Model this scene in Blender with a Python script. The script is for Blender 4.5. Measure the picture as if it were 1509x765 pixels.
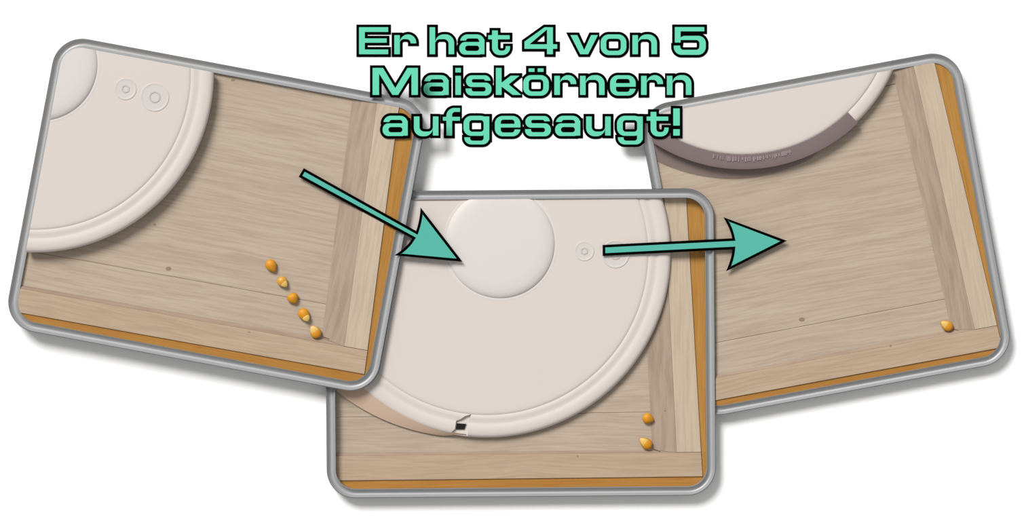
import bpy, bmesh, math, random
import numpy as np
from mathutils import Vector, Matrix

random.seed(4)
for o in list(bpy.data.objects):
    bpy.data.objects.remove(o, do_unlink=True)
SC = bpy.context.scene
COL = SC.collection

# ------------------------------------------------------------------ camera, light, exposure
S = 0.0006            # metres per picture pixel on the white table: the robot comes out 33 cm wide
D = 4.0               # camera height above the table
CX, CY = 754.5, 382.5
cam_d = bpy.data.cameras.new('camera')
cam_d.sensor_width = 36.0
cam_d.lens = 36.0 * D / (1509 * S)
cam_d.clip_end = 50
cam = bpy.data.objects.new('camera', cam_d)
cam.location = (0, 0, D)
COL.objects.link(cam)
SC.camera = cam

world = bpy.data.worlds.new('studio')
SC.world = world
world.use_nodes = True
world.node_tree.nodes['Background'].inputs[0].default_value = (1.0, 0.995, 0.985, 1)
world.node_tree.nodes['Background'].inputs[1].default_value = 0.46

sun_d = bpy.data.lights.new('sun', 'SUN')
sun_d.energy = 3.9
sun_d.angle = 0.42
sun_d.color = (1.0, 0.99, 0.97)
sun = bpy.data.objects.new('sun', sun_d)
tz = math.radians(45)
trav = Vector((math.sin(tz) * 0.55, -math.sin(tz) * 0.835, -math.cos(tz)))
sun.rotation_euler = trav.to_track_quat('-Z', 'Y').to_euler()
sun.location = (-0.5, 1.0, 1.5)
COL.objects.link(sun)

SC.view_settings.view_transform = 'Standard'
SC.view_settings.look = 'None'
SC.view_settings.gamma = 1.0
SC.view_settings.use_curve_mapping = False
SC.view_settings.exposure = 0.0

# ------------------------------------------------------------------ materials
def lin(c):
    c = c / 255.0
    return c / 12.92 if c <= 0.04045 else ((c + 0.055) / 1.055) ** 2.4

GAIN = 1.30           # light on a level surface: picture colour / GAIN = surface colour
def col(r, g, b):
    return tuple(min(0.95, lin(v) / GAIN) for v in (r, g, b)) + (1,)

def base_mat(name, rough=0.6, spec=0.3):
    m = bpy.data.materials.new(name)
    m.use_nodes = True
    b = m.node_tree.nodes['Principled BSDF']
    b.inputs['Roughness'].default_value = rough
    b.inputs['Specular IOR Level'].default_value = spec
    return m, m.node_tree, b

def speckled(name, c1, c2, scale, rough=0.6, spec=0.3, metal=0.0, bump=0.0):
    m, nt, b = base_mat(name, rough, spec)
    tc = nt.nodes.new('ShaderNodeTexCoord')
    n = nt.nodes.new('ShaderNodeTexNoise')
    n.inputs['Scale'].default_value = scale
    n.inputs['Detail'].default_value = 3
    mx = nt.nodes.new('ShaderNodeMix'); mx.data_type = 'RGBA'
    mx.inputs['A'].default_value = c1; mx.inputs['B'].default_value = c2
    nt.links.new(tc.outputs['Object'], n.inputs['Vector'])
    nt.links.new(n.outputs['Fac'], mx.inputs['Factor'])
    nt.links.new(mx.outputs['Result'], b.inputs['Base Color'])
    b.inputs['Metallic'].default_value = metal
    if bump:
        bp = nt.nodes.new('ShaderNodeBump'); bp.inputs['Strength'].default_value = bump
        bp.inputs['Distance'].default_value = 0.0005
        nt.links.new(n.outputs['Fac'], bp.inputs['Height'])
        nt.links.new(bp.outputs['Normal'], b.inputs['Normal'])
    return m

def wood(name, light, mid, dark, along='x', fine=620, rough=0.55, streak=0.5, wave=0.5):
    m, nt, b = base_mat(name, rough, 0.25)
    N, L = nt.nodes.new, nt.links.new
    tc = N('ShaderNodeTexCoord'); oi = N('ShaderNodeObjectInfo')
    add = N('ShaderNodeVectorMath'); add.operation = 'ADD'
    sc = N('ShaderNodeVectorMath'); sc.operation = 'SCALE'; sc.inputs[3].default_value = 3.0
    comb = N('ShaderNodeCombineXYZ')
    for k in range(3):
        L(oi.outputs['Random'], comb.inputs[k])
    L(comb.outputs[0], sc.inputs[0])
    L(tc.outputs['Object'], add.inputs[0]); L(sc.outputs[0], add.inputs[1])
    # slow sideways drift of the grain
    wn = N('ShaderNodeTexNoise'); wn.inputs['Scale'].default_value = 9; wn.inputs['Detail'].default_value = 2
    L(add.outputs[0], wn.inputs['Vector'])
    ws = N('ShaderNodeVectorMath'); ws.operation = 'SCALE'; ws.inputs[3].default_value = 0.028 * wave
    L(wn.outputs['Color'], ws.inputs[0])
    ad2 = N('ShaderNodeVectorMath'); ad2.operation = 'ADD'
    L(add.outputs[0], ad2.inputs[0]); L(ws.outputs[0], ad2.inputs[1])
    def noise(sl, sa, det, rgh=0.6):
        mp = N('ShaderNodeMapping')
        mp.inputs['Scale'].default_value = (sl, sa, 40) if along == 'x' else (sa, sl, 40)
        L(ad2.outputs[0], mp.inputs[0])
        n = N('ShaderNodeTexNoise'); n.inputs['Scale'].default_value = 1.0
        n.inputs['Detail'].default_value = det; n.inputs['Roughness'].default_value = rgh
        L(mp.outputs[0], n.inputs['Vector'])
        return n
    a = noise(22, fine, 4)
    c = noise(6, 75, 3)
    e = noise(34, 330, 2)
    r1 = N('ShaderNodeValToRGB')
    r1.color_ramp.elements[0].position = 0.30; r1.color_ramp.elements[0].color = mid
    r1.color_ramp.elements[1].position = 0.68; r1.color_ramp.elements[1].color = light
    L(c.outputs['Fac'], r1.inputs[0])
    r2 = N('ShaderNodeValToRGB')
    r2.color_ramp.elements[0].position = 0.36; r2.color_ramp.elements[0].color = (0.55, 0.55, 0.55, 1)
    r2.color_ramp.elements[1].position = 0.58; r2.color_ramp.elements[1].color = (0, 0, 0, 1)
    L(a.outputs['Fac'], r2.inputs[0])
    r3 = N('ShaderNodeValToRGB')
    r3.color_ramp.elements[0].position = 0.26; r3.color_ramp.elements[0].color = (1, 1, 1, 1)
    r3.color_ramp.elements[1].position = 0.42; r3.color_ramp.elements[1].color = (0, 0, 0, 1)
    L(e.outputs['Fac'], r3.inputs[0])
    m1 = N('ShaderNodeMix'); m1.data_type = 'RGBA'
    L(r2.outputs[0], m1.inputs['Factor']); L(r1.outputs[0], m1.inputs['A']); m1.inputs['B'].default_value = dark
    mul = N('ShaderNodeMath'); mul.operation = 'MULTIPLY'; mul.inputs[1].default_value = streak
    L(r3.outputs[0], mul.inputs[0])
    m2 = N('ShaderNodeMix'); m2.data_type = 'RGBA'
    L(mul.outputs[0], m2.inputs['Factor']); L(m1.outputs['Result'], m2.inputs['A']); m2.inputs['B'].default_value = dark
    L(m2.outputs['Result'], b.inputs['Base Color'])
    bp = N('ShaderNodeBump'); bp.inputs['Strength'].default_value = 0.15; bp.inputs['Distance'].default_value = 0.0004
    L(a.outputs['Fac'], bp.inputs['Height']); L(bp.outputs['Normal'], b.inputs['Normal'])
    return m

M = {}
M['table'] = speckled('white_table', (0.93, 0.93, 0.93, 1), (0.95, 0.95, 0.95, 1), 3, 0.8, 0.1)
M['robot'] = speckled('cream_plastic', col(222, 213, 206), col(220, 210, 203), 6, 0.55, 0.3)
M['dome'] = speckled('pale_plastic', col(224, 217, 213), col(222, 215, 210), 6, 0.6, 0.3)
M['skirt'] = speckled('bounce_tinted_plastic', col(214, 186, 164), col(206, 178, 154), 6, 0.5, 0.3)  # bumper skirt: cream plastic with warm bounced light mixed into the colour
M['button'] = speckled('button_plastic', col(222, 215, 209), col(214, 208, 204), 30, 0.35, 0.4)
M['icon'] = speckled('icon_grey', col(203, 195, 191), col(198, 191, 187), 30, 0.4, 0.3)
M['black'] = speckled('black_card', (0.0012, 0.001, 0.001, 1), (0.002, 0.0018, 0.0018, 1), 40, 0.9, 0.0)
M['sensor'] = speckled('black_sensor', (0.004, 0.002, 0.002, 1), (0.01, 0.006, 0.006, 1), 200, 0.5, 0.2)
M['mint'] = speckled('mint_card', col(110, 222, 186), col(108, 218, 184), 300, 0.85, 0.0)
M['teal'] = speckled('teal_card', col(93, 188, 170), col(92, 186, 169), 60, 0.85, 0.0)
M['rim'] = speckled('grey_rim', (0.29, 0.294, 0.30, 1), (0.27, 0.274, 0.28, 1), 14, 0.46, 0.5)
M['rim'].node_tree.nodes['Principled BSDF'].inputs['IOR'].default_value = 2.0
M['edge'] = speckled('dark_edge', (0.10, 0.10, 0.10, 1), (0.13, 0.13, 0.13, 1), 30, 0.5, 0.3)
M['floor'] = wood('floor_laminate', col(196, 179, 159), col(187, 169, 150), col(168, 149, 130), 'x', 560, 0.5, 0.35, 0.35)
M['rail_x'] = wood('rail_wood_lengthways', col(195, 171, 147), col(188, 164, 139), col(170, 145, 121), 'x', 520, 0.6, 0.25)
M['rail_y'] = wood('rail_wood_upright', col(206, 188, 166), col(199, 180, 157), col(184, 163, 140), 'y', 520, 0.6, 0.25)
M['shade_x'] = wood('rail_face_shade_lengthways', col(172, 150, 130), col(164, 142, 122), col(146, 124, 104), 'x', 420, 0.6, 0.4)  # inner faces of the rails: same wood, shade mixed into the colour
M['shade_y'] = wood('rail_face_shade_upright', col(182, 163, 144), col(172, 152, 133), col(152, 130, 112), 'y', 260, 0.6, 0.45, 0.8)
M['org_x'] = wood('orange_edge_lengthways', col(184, 132, 62), col(174, 122, 52), col(166, 106, 36), 'x', 700, 0.5, 0.4, 0.2)
M['org_y'] = wood('orange_edge_upright', col(188, 139, 68), col(176, 126, 56), col(166, 106, 36), 'y', 700, 0.5, 0.4, 0.2)
M['knot'] = speckled('knot_brown', col(140, 116, 98), col(160, 138, 120), 900, 0.6, 0.2)
M['corn'] = speckled('corn_orange', col(226, 156, 28), col(208, 134, 18), 240, 0.5, 0.35)
M['germ'] = speckled('corn_pale', col(232, 196, 112), col(222, 178, 84), 300, 0.4, 0.4)
M['corn_pale'] = speckled('corn_light_orange', col(226, 168, 66), col(214, 148, 40), 240, 0.35, 0.5)
M['print'] = speckled('pale_print', col(172, 160, 160), col(160, 148, 150), 300, 0.6, 0.2)

def smoke(name, c, alpha):
    m, nt, b = base_mat(name, 0.3, 0.4)
    tc = nt.nodes.new('ShaderNodeTexCoord')
    n = nt.nodes.new('ShaderNodeTexNoise'); n.inputs['Scale'].default_value = 25
    mx = nt.nodes.new('ShaderNodeMix'); mx.data_type = 'RGBA'
    mx.inputs['A'].default_value = c; mx.inputs['B'].default_value = tuple(v * 0.93 for v in c[:3]) + (1,)
    nt.links.new(tc.outputs['Object'], n.inputs['Vector'])
    nt.links.new(n.outputs['Fac'], mx.inputs['Factor'])
    nt.links.new(mx.outputs['Result'], b.inputs['Base Color'])
    b.inputs['Alpha'].default_value = alpha
    return m
M['smoke'] = smoke('smoky_plum_plastic', col(138, 118, 120), 0.80)
M['smoke2'] = smoke('smoky_plum_lip', col(158, 138, 134), 0.5)

# ------------------------------------------------------------------ placing and mesh helpers
class Place:
    """One picture: its turn on the table and the height its outlines were read at."""
    def __init__(s, deg, z):
        s.a = math.radians(deg)
        s.k = S * (D - z / 1000.0) / D
        s.c, s.s = math.cos(s.a), math.sin(s.a)
    def world(s, x, y):
        return ((x - CX) * s.k, -(y - CY) * s.k)
    def loc(s, x, y):
        X, Y = s.world(x, y)
        return (s.c * X - s.s * Y, s.s * X + s.c * Y)
    def uv(s, u, v):
        return s.loc(s.c * u - s.s * v, s.s * u + s.c * v)

def new_mesh(bm, name='mesh'):
    bmesh.ops.recalc_face_normals(bm, faces=bm.faces[:])
    me = bpy.data.meshes.new(name)
    bm.to_mesh(me); bm.free()
    return me

def hull(P, pts):
    bm = bmesh.new()
    for x, y, z in pts:
        bm.verts.new((*P.loc(x, y), z / 1000.0))
    r = bmesh.ops.convex_hull(bm, input=bm.verts[:])
    junk = [g for g in r['geom_interior'] + r['geom_unused'] if isinstance(g, bmesh.types.BMVert)]
    if junk:
        bmesh.ops.delete(bm, geom=list(set(junk)), context='VERTS')
    bmesh.ops.dissolve_limit(bm, angle_limit=0.01, verts=bm.verts[:], edges=bm.edges[:])
    return new_mesh(bm)

def prism_xy(pts, z0, z1, chamfer=0.0):
    """pts: local metres, a simple polygon; heights in mm."""
    bm = bmesh.new()
    area = sum(pts[i][0] * pts[(i + 1) % len(pts)][1] - pts[(i + 1) % len(pts)][0] * pts[i][1] for i in range(len(pts)))
    if area < 0:
        pts = pts[::-1]
    lo = [bm.verts.new((x, y, z0 / 1000.0)) for x, y in pts]
    hi = [bm.verts.new((x, y, z1 / 1000.0)) for x, y in pts]
    n = len(pts)
    bm.faces.new(hi); bm.faces.new(lo[::-1])
    for i in range(n):
        bm.faces.new((lo[i], lo[(i + 1) % n], hi[(i + 1) % n], hi[i]))
    return new_mesh(bm)

def prism(P, pts, z0, z1):
    return prism_xy([P.loc(x, y) for x, y in pts], z0, z1)

def lathe(P, cx, cy, prof, n=160):
    bm = bmesh.new()
    ox, oy = P.loc(cx, cy)
    rings = []
    for r, z in prof:
        if r <= 0:
            rings.append([bm.verts.new((ox, oy, z / 1000.0))])
        else:
            rings.append([bm.verts.new((ox + r * P.k * math.cos(2 * math.pi * i / n), oy + r * P.k * math.sin(2 * math.pi * i / n), z / 1000.0)) for i in range(n)])
    for A, B in zip(rings, rings[1:]):
        for i in range(n):
            j = (i + 1) % n
            if len(A) == 1:
                bm.faces.new((A[0], B[i], B[j]))
            elif len(B) == 1:
                bm.faces.new((A[i], A[j], B[0]))
            else:
                bm.faces.new((A[i], A[j], B[j], B[i]))
    return new_mesh(bm)

def rrect(P, box, R, inset=0.0, n=14):
    u0, u1, v0, v1 = box
    out = []
    for cu, cv, a0 in ((u1 - R, v1 - R, 0), (u0 + R, v1 - R, 90), (u0 + R, v0 + R, 180), (u1 - R, v0 + R, 270)):
        for i in range(n + 1):
            t = math.radians(a0 + 90.0 * i / n)
            out.append(P.uv(cu + (R - inset) * math.cos(t), cv + (R - inset) * math.sin(t)))
    return out

def ring_sweep(P, box, R, prof):
    bm = bmesh.new()
    loops = [[bm.verts.new((x, y, z / 1000.0)) for x, y in rrect(P, box, R, ins)] for ins, z in prof]
    n = len(loops[0])
    for a in range(len(loops)):
        A, B = loops[a], loops[(a + 1) % len(loops)]
        for i in range(n):
            bm.faces.new((A[i], A[(i + 1) % n], B[(i + 1) % n], B[i]))
    return new_mesh(bm)

def boolean(me, cutter, op):
    a = bpy.data.objects.new('work', me); COL.objects.link(a)
    b = bpy.data.objects.new('cutter', cutter); COL.objects.link(b)
    md = a.modifiers.new('cut', 'BOOLEAN'); md.operation = op; md.object = b; md.solver = 'EXACT'
    dg = bpy.context.evaluated_depsgraph_get()
    out = bpy.data.meshes.new_from_object(a.evaluated_get(dg))
    bpy.data.objects.remove(a); bpy.data.objects.remove(b)
    return out

def thing(name, P, x, y, z, label, cat, group=None):
    o = bpy.data.objects.new(name, None)
    o.empty_display_size = 0.02
    o.location = (*P.world(x, y), z / 1000.0)
    o.rotation_euler = (0, 0, -P.a)
    o['label'] = label; o['category'] = cat
    if group:
        o['group'] = group
    COL.objects.link(o)
    lx, ly = P.loc(x, y)
    o['_b'] = (lx, ly, z / 1000.0)
    return o

ROOTS = []
def part(name, me, mat, root, label=None, smooth=None, parent=None, kind=None):
    """a mesh in picture coordinates, hung under its thing (or under a part of it)"""
    b = root['_b']
    me.transform(Matrix.Translation((-b[0], -b[1], -b[2])))
    me.materials.clear(); me.materials.append(M[mat])
    me.name = name
    if smooth:
        me.polygons.foreach_set('use_smooth', [True] * len(me.polygons))
        me.set_sharp_from_angle(angle=math.radians(smooth))
    o = bpy.data.objects.new(name, me)
    COL.objects.link(o)
    o.parent = parent or root
    if label:
        o['label'] = label
    if kind:
        o['kind'] = kind
    if root not in ROOTS:
        ROOTS.append(root)
    return o

# ------------------------------------------------------------------ the white table
bm = bmesh.new()
vs = [bm.verts.new((x * 2.5, y * 2.0, z)) for z in (-0.03, 0.0) for x, y in ((-1, -1), (1, -1), (1, 1), (-1, 1))]
bmesh.ops.convex_hull(bm, input=vs)
bmesh.ops.dissolve_limit(bm, angle_limit=0.01, verts=bm.verts[:], edges=bm.edges[:])
me = new_mesh(bm, 'floor'); me.materials.append(M['table'])
o = bpy.data.objects.new('floor', me); COL.objects.link(o)
o['kind'] = 'structure'
o['label'] = 'plain white level surface under the three framed pictures'
o['category'] = 'floor'

# ------------------------------------------------------------------ three framed pictures
P1, P2, P3 = Place(10.6, 18), Place(-0.45, 12), Place(-10.5, 12)
PIC = {
    1: dict(P=P1, out=(93, 649.5, 33, 472), R=45, r=18, f=15, h=3,
            RF=((519.3, 146.3), (476.5, 478)), RT=((555.7, 152), (507.6, 510)), RO=((588, 160), (537, 552)),
            BF=((32, 420.7), (455, 495)), BT=((32, 425.8), (508, 511)), BO=((32, 461.5), (536.5, 551.7)),
            J=((73, 375.5), (476.5, 448))),
    2: dict(P=P2, out=(476, 1049.5, 286, 738.3), R=42, r=13, f=3.5, h=2.1,
            RF=((954, 520), (961.7, 663)), RT=((985.6, 427), (997.7, 666.7)), RO=((1011.8, 293), (1035.7, 700)),
            BF=((495, 667.5), (936.7, 664.5)), BT=((495, 672.7), (997.7, 667.7)), BO=((510, 709), (1035, 703)),
            J=((495, 615.7), (956.7, 608))),
    3: dict(P=P3, out=(894.5, 1373.5, 327.3, 795.3), R=45, r=12, f=9, h=3,
            RF=((1316, 106), (1397, 462)), RT=((1346.6, 99), (1435.7, 481.6)), RO=((1378, 95), (1468.6, 476)),
            BF=((1056, 554.4), (1380.8, 490.5)), BT=((1056, 557.5), (1470, 480)), BO=((1056, 590), (1464.5, 514.5)),
            J=((1065.7, 503.6), (1394.5, 441))),
}
ZLO, ZHI = -5, 120
for k in PIC:
    q = PIC[k]
    q['w'] = {1: 14.3, 2: 13.3, 3: 13.8}[k]        # width of the frame's border
    q['clip'] = lambda q=q: prism_xy(rrect(q['P'], q['out'], q['R'], q['w'] + 0.08), ZLO, ZHI)

def outer_of(k, P, grow=0.0):
    """outline of picture k's frame, as a cutter in the coordinates of place P"""
    q = PIC[k]
    pts = rrect(q['P'], q['out'], q['R'], -grow)
    Q = q['P']
    res = []
    for x, y in pts:
        X, Y = Q.c * x + Q.s * y, -Q.s * x + Q.c * y
        res.append((P.c * X - P.s * Y, P.s * X + P.c * Y))
    return prism_xy(res, ZLO - 1, ZHI + 1)

OVER = {1: None, 2: 1, 3: 2}        # the picture that lies over this one
for k in PIC:
    q = PIC[k]
    c = q['clip']()
    if OVER[k]:
        c = boolean(c, outer_of(OVER[k], q['P'], 0.4), 'DIFFERENCE')
    q['clipper'] = c

def clipped(me, k):
    return boolean(me, PIC[k]['clipper'], 'INTERSECT')

def along(l, t):
    (x0, y0), (x1, y1) = l
    return (x0 + (x1 - x0) * t, y0 + (y1 - y0) * t)

def cross(l, m):
    (x1, y1), (x2, y2) = l
    (x3, y3), (x4, y4) = m
    d = (x1 - x2) * (y3 - y4) - (y1 - y2) * (x3 - x4)
    a, b = x1 * y2 - y1 * x2, x3 * y4 - y3 * x4
    return ((a * (x3 - x4) - (x1 - x2) * b) / d, (a * (y3 - y4) - (y1 - y2) * b) / d)

def shift(l, dx, dy):
    return tuple((x + dx, y + dy) for x, y in l)

NAME = {1: 'tilted picture with five corn kernels', 2: 'level picture with two corn kernels', 3: 'picture with one corn kernel'}
WHERE = {1: 'where five kernels lie in a line', 2: 'where two kernels lie by the corner', 3: 'where one kernel is left'}

def build_frame(k):
    q = PIC[k]; P = q['P']; r = q['r']
    x0 = 0.5 * (q['out'][0] + q['out'][1]); y0 = 0.5 * (q['out'][2] + q['out'][3])
    cx, cy = P.c * x0 - P.s * y0, P.s * x0 + P.c * y0
    q['mid'] = (cx, cy)
    t = thing('picture_frame', P, cx, cy, 0,
              {1: 'grey rounded hollow-edged frame around the picture with five corn kernels',
               2: 'grey rounded hollow-edged frame around the picture with two corn kernels',
               3: 'grey rounded hollow-edged frame around the picture with one corn kernel'}[k], 'frame', 'grey picture frames')
    w = q['w']
    prof = [(0.5, 0), (0.5, r - 0.5), (1.0, r)]
    for i in range(0, 13):
        s = i / 12.0
        prof.append((1.2 + (w - 1.6) * s, r - 3.5 * (1 - (2 * s - 1) ** 2)))
    prof += [(w - 0.1, r), (w - 0.1, 0)]
    me = ring_sweep(P, q['out'], q['R'], prof)
    ed = ring_sweep(P, q['out'], q['R'], [(0.0, 0), (0.0, r + 0.1), (0.7, r + 0.1), (0.48, 0)])
    if OVER[k]:
        me = boolean(me, outer_of(OVER[k], P, 0.4), 'DIFFERENCE')
        ed = boolean(ed, outer_of(OVER[k], P, 0.4), 'DIFFERENCE')
    rim = part('rim', me, 'rim', t, smooth=50)
    part('edge_line', ed, 'edge', t, 'thin dark outer edge line', smooth=50)

def build_floor(k):
    q = PIC[k]; P = q['P']; f = q['f']
    t = thing('laminate_floor', P, *q['mid'], 0,
              'pale oak laminate floor inside the ' + {1: 'frame with five corn kernels', 2: 'frame with two corn kernels', 3: 'frame with one corn kernel'}[k],
              'floor panel', 'laminate floor panels')
    J = q['J']
    nx, ny = -(J[1][1] - J[0][1]), (J[1][0] - J[0][0])
    n = math.hypot(nx, ny); nx, ny = nx / n, ny / n
    if ny < 0:
        nx, ny = -nx, -ny
    A, B = along(J, -1.2), along(J, 2.0)
    Fr = (along(q['RF'], -3), along(q['RF'], 3)); Fb = (along(q['BF'], -3), along(q['BF'], 3))
    def slab(d0, d1, right):
        pts = []
        for d, z in ((d0, 0), (d1, 0), (d0, f), (d1, f)):
            e = 0.0
            if z == f:
                e = 0.9 if d == d0 else -0.9
            for p in (A, B):
                pts.append((p[0] + nx * (d + e), p[1] + ny * (d + e), z))
        # chamfer: keep the sides upright to just below the top
        for d in (d0, d1):
            for p in (A, B):
                pts.append((p[0] + nx * d, p[1] + ny * d, f - 0.35))
        return hull(P, pts)
    for d0, d1 in ((-760, -326), (-325.4, -0.12), (0.12, 325), (325.6, 700)):
        me = clipped(slab(d0, d1, Fr), k)
        if len(me.polygons):
            part('plank', me, 'floor', t)
    return t

def build_tray(k):
    q = PIC[k]; P = q['P']; f, h = q['f'] + 0.05, q['h']; T = f + h
    lab = {1: 'corner of pale wood tray with orange edges, by five corn kernels',
           2: 'corner of pale wood tray with orange edges, beside the two corn kernels',
           3: 'corner of pale wood tray with orange edges, by the single corn kernel'}[k]
    RF, RT, RO, BF, BT, BO = (q[n] for n in ('RF', 'RT', 'RO', 'BF', 'BT', 'BO'))
    A = cross(RF, BF); B = cross(RT, BT); C = cross(RO, BT); E = cross(RO, BO)
    t = thing('wooden_tray', P, *B, q['f'], lab, 'tray', 'wooden tray corners')
    up = lambda l, s=-3.2: along(l, s) if abs(l[1][1] - l[0][1]) > 200 else along(l, s * 1.6)
    lf = lambda l: along(l, -1.0)
    g = 0.45
    def Z(pts, *zs):
        return [(x, y, z) for (x, y) in pts for z in zs]
    # pale rail along the right-hand side
    BTg = shift(BT, 0, -g)
    rail = hull(P, Z([up(RT), up(RO), cross(RO, BTg), cross(RT, BTg)], f, T - 0.4)
                + Z([up(shift(RT, .5, 0)), up(shift(RO, -.5, 0)), cross(shift(RO, -.5, 0), shift(BTg, 0, -.4)), cross(shift(RT, .5, 0), shift(BTg, 0, -.4))], T))
    part('side_rail', clipped(rail, k), 'rail_y', t)
    # that rail's inner face, sloped to the floor, shade painted as darker wood
    side_face = hull(P, Z([up(RF)], f, f + 0.3) + Z([up(shift(RT, -0.2, 0))], f, T - 0.5) + Z([(A[0], A[1] - g)], f, f + 0.3) + Z([cross(shift(RT, -0.2, 0), BTg)], f, T - 0.5))
    part('shade_toned_face', clipped(side_face, k), 'shade_y', t, 'sloping inner face of the side rail, shade put into its colour')
    # rail along the lower side
    BOl = BO
    low = hull(P, Z([lf(BT), C, E, lf(BO)], f, T - 0.4) + Z([lf(shift(BT, 0, .5)), (C[0] - .3, C[1] + .4), (E[0] - .3, E[1] - .5), lf(shift(BO, 0, -.5))], T))
    part('lower_rail', clipped(low, k), 'rail_x', t)
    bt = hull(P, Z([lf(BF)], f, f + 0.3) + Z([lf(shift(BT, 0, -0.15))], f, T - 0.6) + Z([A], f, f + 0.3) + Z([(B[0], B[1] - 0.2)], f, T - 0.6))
    part('shade_toned_face', clipped(bt, k), 'shade_x', t, 'narrow inner face of the lower rail, shade put into its colour')
    # orange edge bands outside both rails
    far = 90
    Tb = T - 1.2
    RO2, BO2 = shift(RO, 0.3, 0), shift(BO, 0, 0.3)
    e1 = hull(P, Z([up(RO2), (up(RO2)[0] + far, up(RO2)[1]), (along(RO2, 3)[0] + far, along(RO2, 3)[1]), along(RO2, 3)], f - 2, Tb))
    part('orange_edge', clipped(e1, k), 'org_y', t, 'orange edge band beside the pale side rail')
    ROm = shift(RO, -0.2, 0)
    c0 = cross(ROm, BO2); c1 = cross(ROm, shift(BO2, 0, far))
    e2 = hull(P, Z([lf(BO2), c0, c1, lf(shift(BO2, 0, far))], f - 2, Tb))
    part('orange_edge', clipped(e2, k), 'org_x', t, 'orange edge band below the pale lower rail')
    # knots and a sliver of splintered wood at the inner corner
    sp = hull(P, [(A[0] + 1, A[1] - 3, f), (A[0] + 12, A[1] + 1, f), (A[0] + 12, A[1] + 2, f), (A[0] + 1, A[1] - 1, f), (A[0] + 2, A[1] - 2, f + 1.4), (A[0] + 11, A[1] + 1.3, f + 1.8)])
    part('splinter', sp, 'knot', t, 'dark splinter at the inner corner')
    return t

def knot(root, P, x, y, z, rx, ry):
    bm = bmesh.new()
    n = 10
    top = [bm.verts.new((*P.loc(x + rx * .8 * math.cos(i * 2 * math.pi / n), y + ry * .8 * math.sin(i * 2 * math.pi / n)), (z + 0.12) / 1000)) for i in range(n)]
    bot = [bm.verts.new((*P.loc(x + rx * math.cos(i * 2 * math.pi / n), y + ry * math.sin(i * 2 * math.pi / n)), (z - 0.3) / 1000)) for i in range(n)]
    bm.faces.new(top); bm.faces.new(bot[::-1])
    for i in range(n):
        bm.faces.new((bot[i], bot[(i + 1) % n], top[(i + 1) % n], top[i]))
    part('knot', new_mesh(bm), 'knot', root)

def arc_solid(P, inner, outer, a0, a1, n, zi, zo, zb):
    """curved bar between two circles (x, y, r); zi / zo = top heights at the inner and outer edge"""
    bm = bmesh.new()
    prev = None
    for i in range(n + 1):
        t = math.radians(a0 + (a1 - a0) * i / n)
        c, s = math.cos(t), math.sin(t)
        pi = P.loc(inner[0] + inner[2] * c, inner[1] + inner[2] * s)
        po = P.loc(outer[0] + outer[2] * c, outer[1] + outer[2] * s)
        cur = [bm.verts.new((*pi, zb / 1000)), bm.verts.new((*po, zb / 1000)), bm.verts.new((*po, zo / 1000)), bm.verts.new((*pi, zi / 1000))]
        if prev:
            for a in range(4):
                b = (a + 1) % 4
                bm.faces.new((prev[a], prev[b], cur[b], cur[a]))
        else:
            bm.faces.new(cur)
        prev = cur
    bm.faces.new(prev[::-1])
    return new_mesh(bm)

def body_profile(R, b, p):
    return [(0, b), (R - 14, b), (R - 7, b + 0.2 * (p - 4.4 - b)), (R - 2.5, b + 0.4 * (p - 4.4 - b)), (R - 0.6, b + 0.75 * (p - 4.4 - b)), (R, p - 4.4), (R - 0.4, p - 3.4), (R - 1.8, p - 2.1), (R - 4, p - 1.2),
            (R - 7.5, p - 0.7), (R - 12, p - 0.5), (R - 17, p - 0.55), (R - 19.5, p - 1.0), (R - 22, p - 1.15), (R - 26, p - 0.6), (R - 29, p - 0.35), (R - 31.5, p - 0.5), (R - 33, p - 0.75), (R - 40, p - 1.6), (0, p - 1.6)]

def cover_profile(r, p):
    return [(0, p - 1.55), (r - 1.2, p - 1.55), (r - 0.2, p - 0.7), (r - 1.6, p - 0.25), (r - 4, p - 0.05), (r - 10, p + 0.03), (0, p + 0.1)]

def dome_profile(r, p):
    return [(0, p - 0.3), (r, p - 0.3), (r, p + 0.1), (r - 2, p + 0.3), (r - 4, p + 0.15), (r - 5, p + 0.9), (r - 7.5, p + 1.8), (r - 12, p + 2.6), (r - 19, p + 3.0), (r - 32, p + 3.3), (0, p + 3.4)]

def button_parts(root, P, x, y, r, p, six):
    prof = [(0, p - 0.2), (r, p - 0.2), (r, p + 0.35), (r - 0.8, p + 0.5), (r - 2.0, p + 0.25), (r - 4, p + 0.2), (0, p + 0.3)]
    b = part('button', lathe(P, x, y, prof, 48), 'button', root, smooth=40)
    ri = r * 0.40
    ic = [(ri, p + 0.2), (ri, p + 0.6), (ri - 2.0, p + 0.6), (ri - 2.0, p + 0.2)]
    bm = bmesh.new()
    n = 6 if six else 40
    ox, oy = P.loc(x, y)
    rings = [[bm.verts.new((ox + rr * P.k * math.cos(2 * math.pi * (i + .5) / n), oy + rr * P.k * math.sin(2 * math.pi * (i + .5) / n), z / 1000)) for i in range(n)] for rr, z in ic]
    for a in range(4):
        A, B = rings[a], rings[(a + 1) % 4]
        for i in range(n):
            bm.faces.new((A[i], A[(i + 1) % n], B[(i + 1) % n], B[i]))
    part('icon', new_mesh(bm), 'icon', root, smooth=40, parent=b)

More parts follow.
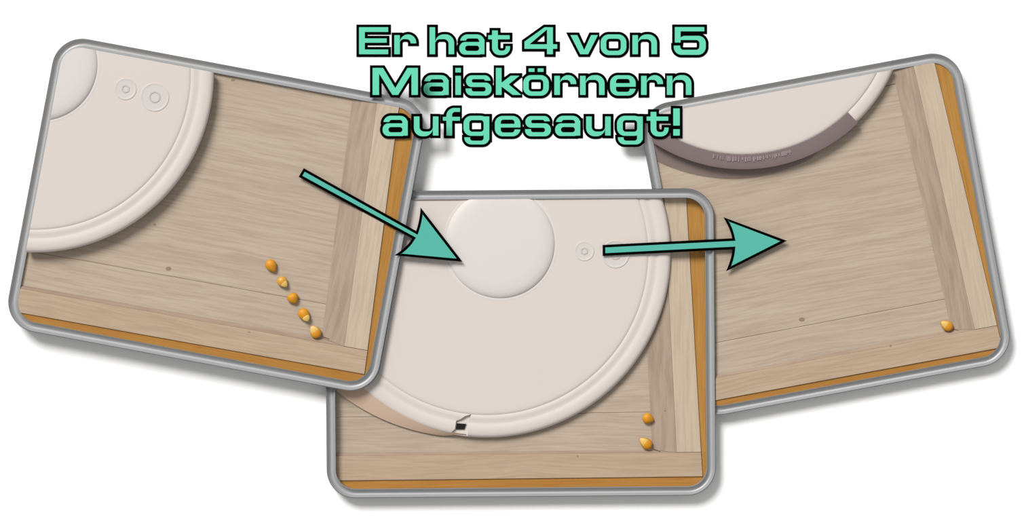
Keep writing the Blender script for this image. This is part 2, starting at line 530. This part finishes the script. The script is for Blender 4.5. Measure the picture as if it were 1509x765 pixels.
def build_robot(k, cx, cy, R, p, label, dome=None, buttons=(), rcover=None):
    q = PIC[k]; P = q['P']; b = q['f'] + (2.4 if k == 2 else 1.6)
    t = thing('robot_vacuum', P, cx, cy, q['f'], label, 'robot vacuum', 'robot vacuums in the pictures')
    body = lathe(P, cx, cy, body_profile(R, b, p), 180)
    rc = rcover or R - 33.6
    cover = lathe(P, cx, cy, cover_profile(rc, p), 180)
    if k == 2:
        notch = prism(P, [(694.5, 610.5), (685, 613.5), (678.5, 618), (672, 620.5), (670.5, 632), (664, 638.5), (652, 652), (688.5, 652), (690.4, 620)], p - 3.0, p + 5)
        body = boolean(body, notch, 'DIFFERENCE')
    bo = part('body', clipped(body, k), 'robot', t, smooth=38)
    part('top_cover', clipped(cover, k), 'robot', t, smooth=38)
    if dome:
        part('sensor_dome', clipped(lathe(P, dome[0], dome[1], dome_profile(dome[2], p), 140), k), 'dome', t, 'pale round raised sensor dome', smooth=38)
    for x, y, r, six in buttons:
        button_parts(t, P, x, y, r, p + 0.05, six)
    # two short feet stand the machine on the floor
    for dx, dy in ((0.42, 0.42), (0.62, 0.1), (0.1, 0.62)):
        fx, fy = cx + dx * R, cy + dy * R
        part('wheel', clipped(lathe(P, fx, fy, [(0, q['f'] + .02), (8, q['f'] + .02), (8, b + 1), (0, b + 1)], 20), k), 'sensor', t)
    return t

def kernel(k, x, y, L, W, deg, body, germ_at, label):
    q = PIC[k]; P = q['P']; z = q['f'] + 0.05
    t = thing('corn_kernel', P, x, y, z, label, 'corn kernel', 'corn kernels on the floor')
    th = W * 0.34 * P.k * 1000           # half thickness, mm
    a = math.radians(deg)
    def blob(L, W, th, z0, ox, tipness, n=18, m=12):
        bm = bmesh.new()
        rows = []
        for i in range(m + 1):
            s = -1 + 2.0 * i / m
            s = math.sin(s * math.pi / 2)
            w = math.sqrt(max(0, 1 - s * s)) * (1 - tipness * s) * (1 + 0.10 * (1 - abs(s)))
            if i in (0, m):
                w = 0
            row = []
            for j in range(n if w else 1):
                ph = 2 * math.pi * j / n
                lx, ly = ox + s * L / 2, w * W / 2 * math.cos(ph)
                px = x + lx * math.cos(a) - ly * math.sin(a)
                py = y + lx * math.sin(a) + ly * math.cos(a)
                row.append(bm.verts.new((*P.loc(px, py), (z0 + (w * th * math.sin(ph) if w else 0)) / 1000)))
            rows.append(row)
        for A, B in zip(rows, rows[1:]):
            for j in range(n):
                h = (j + 1) % n
                if len(A) == 1:
                    bm.faces.new((A[0], B[j], B[h]))
                elif len(B) == 1:
                    bm.faces.new((A[j], A[h], B[0]))
                else:
                    bm.faces.new((A[j], A[h], B[h], B[j]))
        return new_mesh(bm)
    part('body', blob(L, W, th, z + th * 0.92, 0, 0.30), body, t, smooth=60)
    if germ_at is not None:
        ox, gl, gw = germ_at
        part('germ', blob(L * gl, W * gw, th * 0.42, z + th * 1.52, ox * L, 0.2), 'germ', t, 'pale germ end', smooth=60)

for k in (1, 2, 3):
    build_frame(k)
fl1, fl2, fl3 = build_floor(1), build_floor(2), build_floor(3)
tr1, tr2, tr3 = build_tray(1), build_tray(2), build_tray(3)
knot(fl1, P1, 248, 396, 15, 5, 3.6); knot(fl1, P1, 227.5, 331, 15, 2.6, 1.8); knot(fl1, P1, 343, 118, 15, 4, 2)
knot(tr1, P1, 367, 489.5, 18, 2.4, 1.2); knot(tr1, P1, 502, 451, 16.6, 1.6, 1.3)
knot(fl3, P3, 1182, 471, 9, 5.5, 3.6)
knot(tr3, P3, 1312.5, 510, 12, 1.6, 2)
knot(tr2, P2, 851.5, 673, 5.6, 1.4, 2.2); knot(tr2, P2, 980.5, 606, 4.6, 1.4, 1.6)

# ------------------------------------------------------------------ the robots
rb1 = build_robot(1, 53.4, 109.7, 262.5, 29, 'cream robot vacuum well away from a line of five corn kernels',
                  dome=(62, 95, 87.5), buttons=((186.6, 131.8, 16, True), (229.5, 143.7, 21, False)))
rb2 = build_robot(2, 717.2, 373.8, 271.6, 11.5, 'cream robot vacuum with round dome pushed into the tray corner',
                  dome=(737, 359, 84.7), buttons=((861, 370, 14.5, True), (907, 374.5, 20.5, False)))
rb3 = build_robot(3, 1094.4, 6.2, 242, 19, 'cream robot vacuum with smoky plum bumper, one corn kernel left behind', rcover=221.5)

# bumper skirt and the sensor slot of the middle robot
sk = arc_solid(P2, (717.2, 373.8, 268), (688, 338, 306.8), 96.5, 168, 40, 10.0, 5.6, 5.0)
part('bumper', clipped(sk, 2), 'skirt', rb2, smooth=40)
sl = hull(P2, [(x, y, z) for x, y in ((673.3, 624), (687, 625), (684.2, 633), (671.8, 633)) for z in (8.4, 9.6)])
part('front_sensor', sl, 'sensor', rb2, 'small black sensor window in the bumper slot')

# smoky bumper of the third robot, its paler lower lip and a row of pale print
bu = arc_solid(P3, (1094.4, 6.2, 222), (1094.4, 6.2, 243.5), 46, 128, 60, 19.5, 18.6, 11.5)
bob = part('bumper', clipped(bu, 3), 'smoke', rb3, 'smoky plum see-through bumper', smooth=30)
lp = arc_solid(P3, (1094.4, 6.2, 242.5), (1079, 10, 252), 62, 128, 50, 12.0, 10.6, 10.0)
part('bumper_lip', clipped(lp, 3), 'smoke2', rb3, 'paler see-through lower lip of the bumper', smooth=30)
bm = bmesh.new()
rnd = random.Random(7)
ang = 101.2
while ang > 71.5:
    w = rnd.choice((0.16, 0.22, 0.3, 0.4))
    hgt = rnd.choice((6.0, 6.0, 7.0, 4.5))
    if rnd.random() > 0.12:
        pts = []
        r0 = 225.5
        vv = []
        for z in (19.0, 19.75):
            for (aa, rr) in ((ang, r0), (ang - w, r0), (ang - w, r0 + hgt), (ang, r0 + hgt)):
                t = math.radians(aa)
                vv.append(bm.verts.new((*P3.loc(1094.4 + rr * math.cos(t), 6.2 + rr * math.sin(t)), z / 1000)))
        for f in ((0, 1, 2, 3), (7, 6, 5, 4), (0, 4, 5, 1), (1, 5, 6, 2), (2, 6, 7, 3), (3, 7, 4, 0)):
            bm.faces.new([vv[i] for i in f])
    ang -= w + rnd.choice((0.2, 0.25, 0.45))
part('print', new_mesh(bm), 'print', rb3, 'row of faint pale print on the bumper', parent=bob, kind='stuff')

# ------------------------------------------------------------------ corn kernels
kernel(1, 400, 392, 20, 14.5, 58, 'corn', None, 'deep orange kernel at the end of the line away from the corner')
kernel(1, 416.8, 416, 18.5, 13.5, 48, 'corn_pale', (0.17, 0.6, 0.7), 'yellow kernel with pale tip, second in the line of five')
kernel(1, 432, 440, 16.5, 15, 60, 'corn', None, 'round deep orange kernel in the middle of the line of five')
kernel(1, 448.6, 464.5, 21.5, 14.5, 56, 'corn', (0.24, 0.5, 0.7), 'orange kernel with pale tip, fourth in the line of five')
kernel(1, 464.5, 489, 20.5, 14.5, 236, 'corn', (0.12, 0.72, 0.8), 'kernel with pale face touching the corner, last of five in line')
kernel(2, 955.5, 617.3, 17, 14, 20, 'corn', None, 'plain orange kernel against the rail inner face near the robot')
kernel(2, 951.7, 653.3, 21.5, 14, 218, 'corn', (0.1, 0.75, 0.75), 'pale-faced kernel in the tray corner below a plain orange one')
kernel(3, 1395, 479.6, 20.5, 13.5, 212, 'corn', (0.08, 0.75, 0.75), 'single pale-faced kernel left alone in the tray corner')

# ------------------------------------------------------------------ arrows
def plate(P, loops, z0, z1):
    """solid plate from outlines with holes (picture pixels)"""
    cu = bpy.data.curves.new('c', 'CURVE'); cu.dimensions = '2D'; cu.fill_mode = 'BOTH'
    cu.extrude = (z1 - z0) / 2000.0
    for l in loops:
        sp = cu.splines.new('POLY'); sp.points.add(len(l) - 1); sp.use_cyclic_u = True
        for q, (x, y) in zip(sp.points, l):
            q.co = (*P.loc(x, y), 0, 1)
    o = bpy.data.objects.new('c', cu); COL.objects.link(o)
    me = bpy.data.meshes.new_from_object(o.evaluated_get(bpy.context.evaluated_depsgraph_get()))
    bpy.data.objects.remove(o); bpy.data.curves.remove(cu)
    me.transform(Matrix.Translation((0, 0, (z0 + z1) / 2000.0)))
    return me

def offset_poly(pts, d):
    n = len(pts); out = []
    for i in range(n):
        (x0, y0), (x1, y1), (x2, y2) = pts[i - 1], pts[i], pts[(i + 1) % n]
        a = Vector((x1 - x0, y1 - y0)).normalized(); b = Vector((x2 - x1, y2 - y1)).normalized()
        na, nb = Vector((-a.y, a.x)), Vector((-b.y, b.x))
        m = (na + nb)
        m = m / max(0.25, m.dot(na))
        out.append((x1 + m.x * d, y1 + m.y * d))
    return out

def curve3(p, c, q, n=6):
    return [((1 - t) ** 2 * p[0] + 2 * t * (1 - t) * c[0] + t * t * q[0], (1 - t) ** 2 * p[1] + 2 * t * (1 - t) * c[1] + t * t * q[1]) for t in (i / n for i in range(1, n))]

def arrow(outer, z, label, pegs):
    P = Place(0, z)
    cx = sum(p[0] for p in outer) / len(outer); cy = sum(p[1] for p in outer) / len(outer)
    t = thing('arrow', P, cx, cy, z, label, 'arrow', 'teal arrows')
    ar = sum(outer[i][0] * outer[(i + 1) % len(outer)][1] - outer[(i + 1) % len(outer)][0] * outer[i][1] for i in range(len(outer)))
    sg = 1 if ar > 0 else -1
    inner = offset_poly(outer, 3.7 * sg)
    part('outline', plate(P, [offset_poly(outer, -0.3 * sg)], z, z + 0.5), 'black', t, 'black backing that shows as outline')
    part('face', plate(P, [inner], z + 0.5, z + 0.7), 'teal', t, 'flat teal face')
    for x, y, zb in pegs:
        part('peg', lathe(P, x, y, [(0, zb), (3, zb), (3, z), (0, z)], 16), 'black', t)

# head: tip, two barbs with hollow back edges; shaft
ut, un = (620.0, 306.5), (613.4, 340.8)
lt, ln = (582.0, 376.2), (607.8, 351.5)
arrow([(447.8, 248.2)] + [un] + curve3(un, (619, 325), ut) + [ut, (681.0, 385.6), lt] + curve3(lt, (600, 365), ln) + [ln, (440.5, 260.6)],
      18.5, 'teal arrow slanting from the five-kernel picture to the sensor dome', [(505, 288, 15.1), (640, 362, 11.6)])
ut, un = (1066.3, 320.5), (1079.3, 351.5)
lt, ln = (1070.3, 399.5), (1079.6, 367.3)
arrow([(888.2, 361.3)] + [un] + curve3(un, (1076.5, 336), ut) + [ut, (1159.0, 355.0), lt] + curve3(lt, (1078.5, 382), ln) + [ln, (888.4, 377)],
      13.5, 'teal arrow lying nearly level from the big robot to the one-kernel picture', [(1030, 365, 4.4), (1110, 357, 9.1)])

# ------------------------------------------------------------------ caption letters
OL = 4.0
def f_box(x0, x1, y0, y1):
    return lambda X, Y: np.maximum(np.maximum(x0 - X, X - x1), np.maximum(y0 - Y, Y - y1))
def f_rr(x0, x1, y0, y1, r):
    cx, cy, hx, hy = (x0 + x1) / 2, (y0 + y1) / 2, (x1 - x0) / 2 - r, (y1 - y0) / 2 - r
    def f(X, Y):
        qx, qy = np.abs(X - cx) - hx, np.abs(Y - cy) - hy
        return np.hypot(np.maximum(qx, 0), np.maximum(qy, 0)) + np.minimum(np.maximum(qx, qy), 0) - r
    return f
def f_poly(pts):
    A = sum(pts[i][0] * pts[(i + 1) % len(pts)][1] - pts[(i + 1) % len(pts)][0] * pts[i][1] for i in range(len(pts)))
    if A < 0:
        pts = pts[::-1]
    def f(X, Y):
        v = np.full_like(X, -1e9)
        for i in range(len(pts)):
            (x0, y0), (x1, y1) = pts[i], pts[(i + 1) % len(pts)]
            l = math.hypot(x1 - x0, y1 - y0)
            v = np.maximum(v, ((y1 - y0) * (X - x0) - (x1 - x0) * (Y - y0)) / l)
        return v
    return f
def U(*fs):
    return lambda X, Y: np.minimum.reduce([f(X, Y) for f in fs])
def I(*fs):
    return lambda X, Y: np.maximum.reduce([f(X, Y) for f in fs])
def NOT(f):
    return lambda X, Y: -f(X, Y)
def ring(o, i):
    return I(f_rr(*o), NOT(f_rr(*i)))
def mirror(f, w):
    return lambda X, Y: f(w - X, Y)
BIG = 90
def arch(h):
    return U(f_box(0, 8.2, 0, h), I(ring((8.2, 36.2, -40, 29.2, 12.5), (8.2, 28, -45, 22.3, 7)), f_box(8, 36.2, 0, 40)))
G = {}
G['E'] = (43, U(f_box(0, 8.5, 0, 39.8), f_box(0, 43, 32.9, 39.8), f_box(0, 40.8, 17, 23.3), f_box(0, 43, 0, 6.9)))
G['r'] = (32.3, U(f_box(0, 8.2, 0, 28.1), I(ring((8.2, 32.3, -40, 29.2, 12), (8.2, 24, -45, 22.3, 6)), f_box(8, 32.3, 16, 40))))
G['h'] = (36.2, arch(39.8))
G['n'] = (36.2, arch(28.1))
G['a'] = (37, U(I(ring((1, 37, -30, 29.2, 11), (9.5, 29.2, -35, 23.3, 4)), f_box(0, 37, 20.1, 40)), f_box(29.2, 37, 0, 22),
               I(ring((0, 44, -0.6, 18, 8.6), (8.5, 29.2, 4.8, 12.7, 3.9)), f_box(0, 30, -2, 20))))
G['t'] = (31.8, U(f_box(0, 31.8, 22, 28), f_box(5.8, 14.3, 9, 35),
                I(ring((5.8, 32.3, -1.2, 60, 11), (14.3, 26, 5.2, 60, 4.6)), U(f_box(5.8, 16, -2, 22), f_box(12, 32.3, -2, 11.9)))))
G['4'] = (48.2, U(f_box(33.2, 41.9, 0, 39.8), f_box(0, 48.2, 8, 14.6), f_poly([(0, 10), (0, 18.6), (29.7, 39.8), (35, 39.8), (35, 33), (7.4, 14.6), (2, 10)])))
G['v'] = (40.6, U(f_poly([(0, 28.2), (10.2, 28.2), (20.3, 6.2), (20.3, 0), (14.5, 0)]), f_poly([(40.6, 28.2), (30.4, 28.2), (20.3, 6.2), (20.3, 0), (26.1, 0)])))
o_ring = ring((0, 37.9, -1.2, 29.2, 12), (8.2, 29.7, 5, 22.9, 5))
G['o'] = (37.9, o_ring)
G['ö'] = (37.9, U(o_ring, f_box(8.1, 16.8, 34, 39.1), f_box(21.4, 30.1, 34, 39.1)))
G['5'] = (47.2, U(f_box(1.5, 45, 33.8, 40), f_box(1.5, 10, 17.2, 40),
                I(ring((6, 47.2, -30, 27.1, 11), (5, 37.8, -30, 21, 5)), f_box(9.5, 48, 13, 30)),
                I(ring((0, 47.2, -0.9, 50, 11.5), (9.4, 37.8, 6.4, 50, 5)), U(f_box(0, 14, -2, 12.7), f_box(12, 48, -2, 15)))))
ml = [(4.4, 39.8), (15.4, 39.8), (33.4, 10.1), (33.4, 0), (29.2, 0)]
G['M'] = (66.8, U(f_box(0, 9.5, 0, 39.8), f_box(57.3, 66.8, 0, 39.8), f_poly(ml), f_poly([(66.8 - x, y) for x, y in ml])))
G['i'] = (8.2, U(f_box(0, 8.2, 33.1, 39.8), f_box(0, 8.2, 0, 28.1)))
G['s'] = (38, U(I(ring((0.5, 36.6, 11.7, 28.9, 8.4), (9, 28.4, 18.1, 23.3, 2.5)), U(f_box(0, 20, 0, 40), f_box(15, 40, 21.1, 40))),
               I(ring((0, 38, -1, 18.1, 8.8), (8.7, 29.5, 5, 11.7, 3.2)), U(f_box(18, 40, -5, 40), f_box(-1, 20, -5, 9.5)))))
G['k'] = (37.5, U(f_box(0, 8.4, 0, 39.8), f_poly([(7, 12.3), (7, 17), (22, 28.3), (35, 28.3), (15, 12.3)]),
                f_poly([(7.6, 12.9), (12, 17.5), (17, 17.2), (37.5, 0), (24.8, 0)])))
G['e'] = (37.7, U(I(ring((0, 37.7, -1, 29, 11.5), (8.7, 29, 4.5, 23.6, 4)), U(f_box(-1, 20, -5, 40), f_box(0, 40, 12, 40), f_box(0, 40, -5, 9))), f_box(6, 37.4, 12, 17.3)))
G['u'] = (36.2, lambda X, Y: arch(28.1)(36.2 - X, 28.2 - Y))
G['f'] = (25.6, U(f_box(0, 25.2, 22, 27.6), f_box(5.3, 13.7, 0, 30), I(ring((5.3, 60, -10, 40.7, 11.5), (13.7, 60, -10, 35, 4.5)), f_box(5.3, 25.4, 26, 41))))
G['g'] = (38, U(I(ring((0, 37, -0.3, 29.2, 11.5), (8.5, 29.7, 5.6, 22.9, 4.5)), f_box(-1, 35, -2, 40)), f_box(29.7, 38, -6, 28.2),
               I(ring((1.2, 38, -13, 40, 10), (9.6, 29.7, -7.6, 40, 4)), U(f_box(0, 22, -14, -2.5), f_box(20, 38, -14, 5)))))
G['!'] = (9.6, U(f_box(0, 9.6, 14.8, 40), f_box(0, 9.6, 0, 9.4)))

def contours(fn, x0, x1, y0, y1, h=0.4):
    """closed outlines of fn = 0, by marching squares"""
    xs = np.arange(x0, x1 + h, h) + 0.0137; ys = np.arange(y0, y1 + h, h) + 0.0119
    X, Y = np.meshgrid(xs, ys)
    F = fn(X, Y)
    F[0, :] = F[-1, :] = 1; F[:, 0] = F[:, -1] = 1
    F = np.where(np.abs(F) < 1e-6, 1e-6, F)
    neg = F < 0
    nxt = {}
    code = neg[:-1, :-1] * 1 + neg[:-1, 1:] * 2 + neg[1:, 1:] * 4 + neg[1:, :-1] * 8
    def pt(e):
        k, j, i = e
        if k == 'h':
            a, b = F[j, i], F[j, i + 1]; return (xs[i] + h * a / (a - b), ys[j])
        a, b = F[j, i], F[j + 1, i]; return (xs[i], ys[j] + h * a / (a - b))
    T = {1: [(3, 0)], 2: [(0, 1)], 3: [(3, 1)], 4: [(1, 2)], 5: [(3, 0), (1, 2)], 6: [(0, 2)], 7: [(3, 2)], 8: [(2, 3)], 9: [(2, 0)],
         10: [(0, 1), (2, 3)], 11: [(2, 1)], 12: [(1, 3)], 13: [(1, 0)], 14: [(0, 3)]}
    for j, i in zip(*np.nonzero((code > 0) & (code < 15))):
        E4 = (('h', j, i), ('v', j, i + 1), ('h', j + 1, i), ('v', j, i))
        for a, b in T[int(code[j, i])]:
            nxt[E4[a]] = E4[b]
    loops = []
    while nxt:
        s = next(iter(nxt)); lp = []; e = s
        while e in nxt:
            lp.append(pt(e)); e = nxt.pop(e)
        loops.append(simplify(lp, 0.07))
    return [l for l in loops if len(l) > 2]

def simplify(pts, tol):
    def dp(a):
        if len(a) < 3:
            return a
        (x0, y0), (x1, y1) = a[0], a[-1]
        l = math.hypot(x1 - x0, y1 - y0) or 1e-9
        dm, im = 0, 0
        for i in range(1, len(a) - 1):
            d = abs((x1 - x0) * (y0 - a[i][1]) - (x0 - a[i][0]) * (y1 - y0)) / l if l > 1e-6 else math.hypot(a[i][0] - x0, a[i][1] - y0)
            if d > dm:
                dm, im = d, i
        if dm <= tol:
            return [a[0], a[-1]]
        return dp(a[:im + 1])[:-1] + dp(a[im:])
    h = max(range(len(pts)), key=lambda i: (pts[i][0] - pts[0][0]) ** 2 + (pts[i][1] - pts[0][1]) ** 2)
    return (dp(pts[:h + 1])[:-1] + dp(pts[h:] + pts[:1])[:-1])

ORD = ('first', 'second', 'third', 'fourth', 'fifth', 'sixth', 'seventh', 'eighth', 'ninth', 'tenth', 'last')
def letter(ch, x, base, z, clipx, word, idx, pegs=()):
    w, fn = G[ch]
    P = Place(0, z + 2)
    sub = word.rstrip('!')
    if ch == '!':
        lab = 'mint exclamation mark with black outline ending the word aufgesaugt'
    elif len(sub) == 1:
        lab = {'4': 'mint digit four with black outline between the words hat and von', '5': 'mint digit five with black outline after the word von'}[ch]
    else:
        kind = 'capital letter' if ch.isupper() else 'letter'
        pos = 'last' if idx == len(sub) - 1 else ORD[idx]
        lab = 'mint %s %s with black outline, %s letter of the word %s' % (kind, ch, pos, sub)
    t = thing('caption_letter', P, x + w / 2, base - 14, z, lab, 'digit' if ch.isdigit() else 'letter', 'caption letters')
    lo, hi = clipx
    box = f_box(lo - x, hi - x, -40, 60)
    def black(X, Y):
        return np.maximum(fn(X, Y) - OL, box(X, Y))
    def place(loops):
        return [[(x + a, base - b) for a, b in l] for l in loops]
    part('outline', plate(P, place(contours(black, -7, w + 7, -20, 47)), z, z + 0.5), 'black', t, 'black backing that shows as outline')
    part('face', plate(P, place(contours(fn, -3, w + 3, -16, 43)), z + 0.5, z + 0.7), 'mint', t, 'flat mint green face')
    for px, py, zb in pegs:
        part('peg', lathe(P, px, py, [(0, zb), (2.5, zb), (2.5, z), (0, z)], 12), 'black', t)

WORDS = [
    (79.8, [('Er', (529, 581)), ('hat', (633, 676.9, 719.3)), ('4', (772.9,)), ('von', (840.6, 885.2, 932)), ('5', (993,))]),
    (139.8, [('Maiskörnern', (549, 624.1, 671, 686.2, 730.7, 770.9, 816.9, 854.8, 899.1, 944.8, 982.8))]),
    (199.8, [('aufgesaugt!', (563.8, 609.9, 652.5, 683, 729.2, 773.7, 818.1, 863.8, 909.3, 953, 992.2))]),
]
LIFT = {('Maiskörnern', 0): (18.5, [(606, 136, 0), (555, 105, 0)]),
        ('aufgesaugt!', 0): (18.5, []), ('aufgesaugt!', 1): (18.5, [(641, 180, 0)]),
        ('aufgesaugt!', 8): (12.4, [(913, 190, 0), (930, 203, 0)]),
        ('aufgesaugt!', 9): (19.4, [(963, 195, 9)]), ('aufgesaugt!', 10): (19.4, [(997, 170, 18.9)])}
for base, words in WORDS:
    for word, xs in words:
        n = len(xs)
        for i, ch in enumerate(word):
            lo = -1e4 if i == 0 else (xs[i - 1] + G[word[i - 1]][0] + xs[i]) / 2
            hi = 1e4 if i == n - 1 else (xs[i] + G[ch][0] + xs[i + 1]) / 2
            if i and xs[i] - (xs[i - 1] + G[word[i - 1]][0]) > 2 * OL:
                lo = -1e4
            if i < n - 1 and xs[i + 1] - (xs[i] + G[ch][0]) > 2 * OL:
                hi = 1e4
            z, pegs = LIFT.get((word, i), (0.05, ()))
            letter(ch, xs[i], base, z, (lo + 0.02, hi - 0.02), word, i, pegs)

for r in bpy.data.objects:
    if '_b' in r:
        del r['_b']
